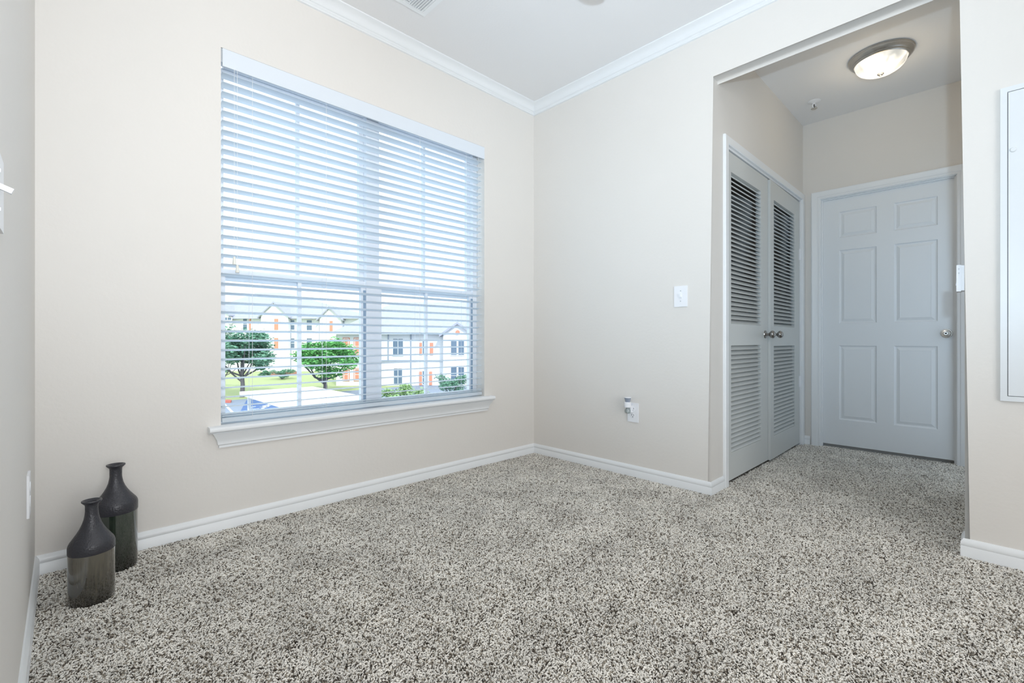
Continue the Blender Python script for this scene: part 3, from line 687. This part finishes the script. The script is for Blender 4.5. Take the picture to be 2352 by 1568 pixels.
def pipe(par, D, x, y0, y1): obj('downspout', fbox(nb(), x-1.1, x+1.1, y0, y1, D, -.12, .01), 'pipe', par)

# nearer apartment house on the right
D = 48.0
b1 = empty('apartment_house', loc3(950, D, GZ), label='nearer pale apartment house with grey hip roof and terracotta shutters, right of the mullion', cat='building')
base = zpx(0, D); pyg = V0+4.77*F_PX/D
obj('wall', fbox(nb(), 772, 1340, 765, pyg+3, D, 0, 13), 'siding', b1)
obj('bay_wall', fbox(nb(), 1021, 1088, 766, pyg+3, D, -1.0, .02), 'siding', b1)
bm = nb(); hip_roof(bm, LX(762, D), LX(1350, D), D-.7, D+13.7, zpx(766, D), zpx(694, D+6.5), LX(905, D+6.5), LX(1200, D+6.5)); obj('roof', bm, 'shingle', b1)
obj('eave', fbox(nb(), 764, 1345, 764, 767.5, D, -.75, -.55), 'extwhite', b1)
gable(b1, D, 1021, 1087, 768, 1054, 745, 1.05, 3.0)
obj('medallion', lathe(nb(), [(0, .1), (.20, .1), (.22, 0)], Matrix.Translation(ext(1051, 763, D-1.08)) @ MT.to_3x3().to_4x4() @ Matrix.Rotation(PI/2, 4, 'X'), 20), 'shutter', b1)
obj('storey_band', fbox(nb(), 772, 1021, 826.5, 829.5, D, -.10, .02), 'pipe', b1)
for x0, x1, y0, y1 in ((903, 926, 778, 816), (905, 924, 846, 881), (971, 983, 783, 812), (971, 982, 852, 882)): window(b1, D, x0, x1, y0, y1)
for x0, x1, y0, y1 in ((1036, 1049, 780, 815), (1053, 1066, 780, 815), (1036, 1049, 843, 882), (1053, 1066, 843, 882)): window(b1, D-1.0, x0, x1, y0, y1, 0)
for x0, x1, y0, y1 in ((791, 800, 778, 812), (816, 825, 778, 812), (791, 800, 848, 872), (816, 825, 848, 872)):
    obj('window_surround', fbox(nb(), x0-3.2, x1+3.2, y0-3, y1+3, D, -.06, .01), 'shutter', b1); window(b1, D, x0, x1, y0, y1, 0)
for x0, x1, y0, y1 in ((963.5, 970, 787, 815), (987.5, 995, 787, 815), (963, 969.5, 853, 884), (986, 992.5, 853, 884)): shutter(b1, D, x0, x1, y0, y1)
for x, y0, y1 in ((892, 768, 828), (944, 768, pyg), (1019, 768, 842), (836, 768, pyg)): pipe(b1, D, x, y0, y1)

# farther apartment house on the left
D = 70.0; pyg = V0+4.77*F_PX/D
b2 = empty('apartment_house', loc3(640, D, GZ), label='farther pale three-gabled apartment house behind the trees, left of the mullion', cat='building')
obj('wall', fbox(nb(), 440, 838, 731, pyg+2, D, 0, 15), 'siding', b2)
bm = nb(); hip_roof(bm, LX(428, D), LX(848, D), D-.8, D+15.8, zpx(732, D), zpx(672, D+7.5), LX(590, D+7.5), LX(655, D+7.5)); obj('roof', bm, 'shingle', b2)
for a in ((606, 668, 726, 637, 697), (739, 788, 732, 763, 708), (478, 533, 722, 505, 697)):
    obj('gable_bay', fbox(nb(), a[0], a[1], a[2]-1, pyg+2, D, -.8, .02), 'siding', b2); gable(b2, D, *a, .85, 4.0)
for x0, x1, y0, y1 in ((514, 532, 729, 742), (514, 532, 776, 792)): window(b2, D-.8, x0, x1, y0, y1)
for x0, x1, y0, y1 in ((559, 568, 731, 758), (668.5, 677, 735, 757), (705, 717, 735, 758), (668.5, 677, 777, 799), (705, 717, 777, 799), (559, 568, 776, 799)): window(b2, D, x0, x1, y0, y1, 0)
for x0, x1, y0, y1 in ((630.5, 639, 732, 757), (630.5, 639, 776, 801), (757.5, 764, 737, 760), (757.5, 764, 778, 801)): shutter(b2, D-.8, x0, x1, y0, y1)
for x0, x1, y0, y1 in ((572, 576, 731, 758),): shutter(b2, D, x0, x1, y0, y1)
for x in (602, 668, 735, 790): pipe(b2, D, x, 732, pyg)

# parking: asphalt, stall, carport, curb
def gp(px, py): return hit(px, py, 2, GZ)
obj('parking_lot', box(nb(), -30, .8, GZ, 30, gp(600, 914).y, GZ+.03), 'asphalt', kind='structure')
def poly_on_ground(name, pix, z0, z1, m, **k):
    bm = nb(); P = [hit(px, py, 2, GZ+z0) for px, py in pix]
    prism(bm, [(p.x, p.y) for p in P], lambda u, v, t: (u, v, t), GZ+z0, GZ+z1); return obj(name, bm, m, **k)
st = poly_on_ground('accessible_stall', [(566, 919), (622, 916), (676, 949), (548, 952)], .03, .036, 'stall_blue', label='blue painted accessible parking stall beside the carport', cat='parking stall')
sc = hit(598, 934, 2, GZ+.036); bm = nb()
Ms = Matrix.Translation((sc.x, sc.y, GZ+.036)) @ Matrix.Rotation(YAW-PI/2, 4, 'Z') @ Matrix.Diagonal((1.35, 2.3, 1, 1))
for k in range(22):
    a0, a1 = math.radians(-210+k*12), math.radians(-210+(k+1)*12)
    bm.faces.new([bm.verts.new(Ms @ Vector((r*math.cos(a), r*math.sin(a)-.1, .004))) for r, a in ((.33, a0), (.42, a0), (.42, a1), (.33, a1))])
for (x0, y0, x1, y1) in ((-.06, .05, .05, .52), (-.06, .02, .32, .12), (.05, .26, .28, .34), (.25, -.35, .34, .12), (.34, -.38, .5, -.28), (-.09, .56, .07, .72)): box(bm, x0, y0, .001, x1, y1, .004, Ms)
obj('wheelchair_symbol', bm, 'roadwhite', st, label='white painted wheelchair symbol')
cb = poly_on_ground('curb', [(505, 921), (532, 921.5), (530, 925), (505, 925)], .03, .16, 'curbred', label='red painted parking curb at the lower left of the window view', cat='curb')
poly_on_ground('stall_line', [(512, 927), (517, 926.5), (540, 949), (533, 949)], .031, .036, 'roadwhite', label='white painted stall line on the asphalt, left of the blue stall', cat='road marking')
cp = empty('carport', (4.8, 14, GZ), label='white flat-roofed carport seen from above beyond the sill', cat='carport')
obj('roof_panel', box(nb(), 3.15, 9.0, GZ+2.25, 6.45, 21.4, GZ+2.40), 'carport', cp)
for px_ in (3.4, 6.2):
    for py_ in (9.6, 15.2, 20.8): obj('post', box(nb(), px_-.06, py_-.06, GZ+.03, px_+.06, py_+.06, GZ+2.25), 'carport', cp)
# trees and shrubs
def leaves(bm, centre, rad, n, size, rnd, squash=.7):
    for _ in range(n):
        while True:
            v = Vector((rnd.uniform(-1, 1), rnd.uniform(-1, 1), rnd.uniform(-1, 1)))
            if .25 < v.length <= 1: break
        v = v*(.55+.45*rnd.random())
        p = centre+Vector((v.x*rad, v.y*rad, v.z*rad*squash)); s_ = size*rnd.uniform(.6, 1.3)
        q = Matrix.Rotation(rnd.uniform(0, 6.28), 3, 'Z') @ Matrix.Rotation(rnd.uniform(-1.1, 1.1), 3, 'X')
        bm.faces.new([bm.verts.new(p+q @ Vector(c)*s_) for c in ((-.5, 0, 0), (0, -.28, .05), (.5, 0, 0), (0, .28, .05))])
def tree(name, px, D, ptop, rpx, leaf, seed, label, low, group='trees outside the window', blobs=16, nl=300):
    rnd = random.Random(seed); b = loc3(px, D, GZ); m = D/F_PX
    t = empty(name, b, label=label, cat='tree', group=group)
    ht = zpx(ptop, D)-GZ; zl = zpx(low, D)-GZ; R = rpx*m
    bm = nb(); cr = []
    tube(bm, [b+Vector((0, 0, -.1)), b+Vector((.05, 0, zl*.5)), b+Vector((.0, .05, zl*1.0)), b+Vector((.05, 0, zl+(ht-zl)*.55))], [R*.055, R*.045, R*.04, R*.012], 8)
    for k in range(7):
        a = k*2*PI/7+rnd.uniform(-.3, .3); l = R*rnd.uniform(.45, .8)
        e = b+Vector((math.cos(a)*l, math.sin(a)*l, zl+(ht-zl)*rnd.uniform(.2, .7)))
        tube(bm, [b+Vector((0, 0, zl*rnd.uniform(.55, .95))), b+Vector((math.cos(a)*l*.4, math.sin(a)*l*.4, zl*1.05)), e], [R*.022, R*.018, R*.008], 6)
    obj('trunk', bm, 'bark', t, smooth=True)
    bm = nb()
    for k in range(blobs):
        a = rnd.uniform(0, 2*PI); h = rnd.random(); rr = R*(1-.55*h)*math.sqrt(rnd.random())*.95
        c_ = b+Vector((math.cos(a)*rr, math.sin(a)*rr, zl+(ht-zl)*(.12+.74*h)))
        leaves(bm, c_, R*rnd.uniform(.22, .34), nl, R*.075, rnd)
    obj('foliage', bm, leaf, t, kind='stuff')
tree('shade_tree', 556, 38.5, 750, 100, 'leaf1', 3, 'dark blue-green tree at the left end of the window view', 855, blobs=26)
tree('shade_tree', 746, 41, 775, 98, 'leaf2', 5, 'bright green tree just left of the window mullion', 868, blobs=26)
tree('shade_tree', 514, 44, 770, 48, 'leaf1', 8, 'small dark tree half hidden behind the left window edge', 858, blobs=10)
def shrub(px, D, ptop, rpx, leaf, seed, label, name='shrub'):
    rnd = random.Random(seed); b = loc3(px, D, GZ); ht = zpx(ptop, D)-GZ; R = rpx*D/F_PX
    t = empty(name, b, label=label, cat='shrub', group='shrubs outside the window')
    bm = nb()
    for k in range(5): a = k*1.3; tube(bm, [b+Vector((0, 0, -.05)), b+Vector((math.cos(a)*R*.4, math.sin(a)*R*.4, ht*.6))], [.05, .02], 6)
    obj('stem', bm, 'bark', t)
    bm = nb()
    for k in range(12):
        a = rnd.uniform(0, 6.28); rr = R*.75*math.sqrt(rnd.random())
        leaves(bm, b+Vector((math.cos(a)*rr, math.sin(a)*rr, ht*rnd.uniform(.25, .78))), max(R*.34, ht*.2), 240, max(R*.085, .12), rnd, .6)
    obj('foliage', bm, leaf, t, kind='stuff')
shrub(925, 34, 880, 66, 'leaf3', 21, 'low yellow-green hedge bush under the nearer house')
shrub(1036, 38, 846, 54, 'leaf1', 22, 'rounded dark green bush at the right end of the window view')
shrub(648, 56, 846, 30, 'leaf1', 23, 'low dark hedge on the lawn between the two trees')
shrub(606, 60, 848, 20, 'leaf1', 24, 'small hedge clump on the lawn behind the left tree')
poly_on_ground('brick_edging', [(618, 859.5), (690, 857.5), (690, 859.5), (618, 861.5)], 0, .35, 'brickband', label='low red brick edging at the far side of the lawn', cat='wall')
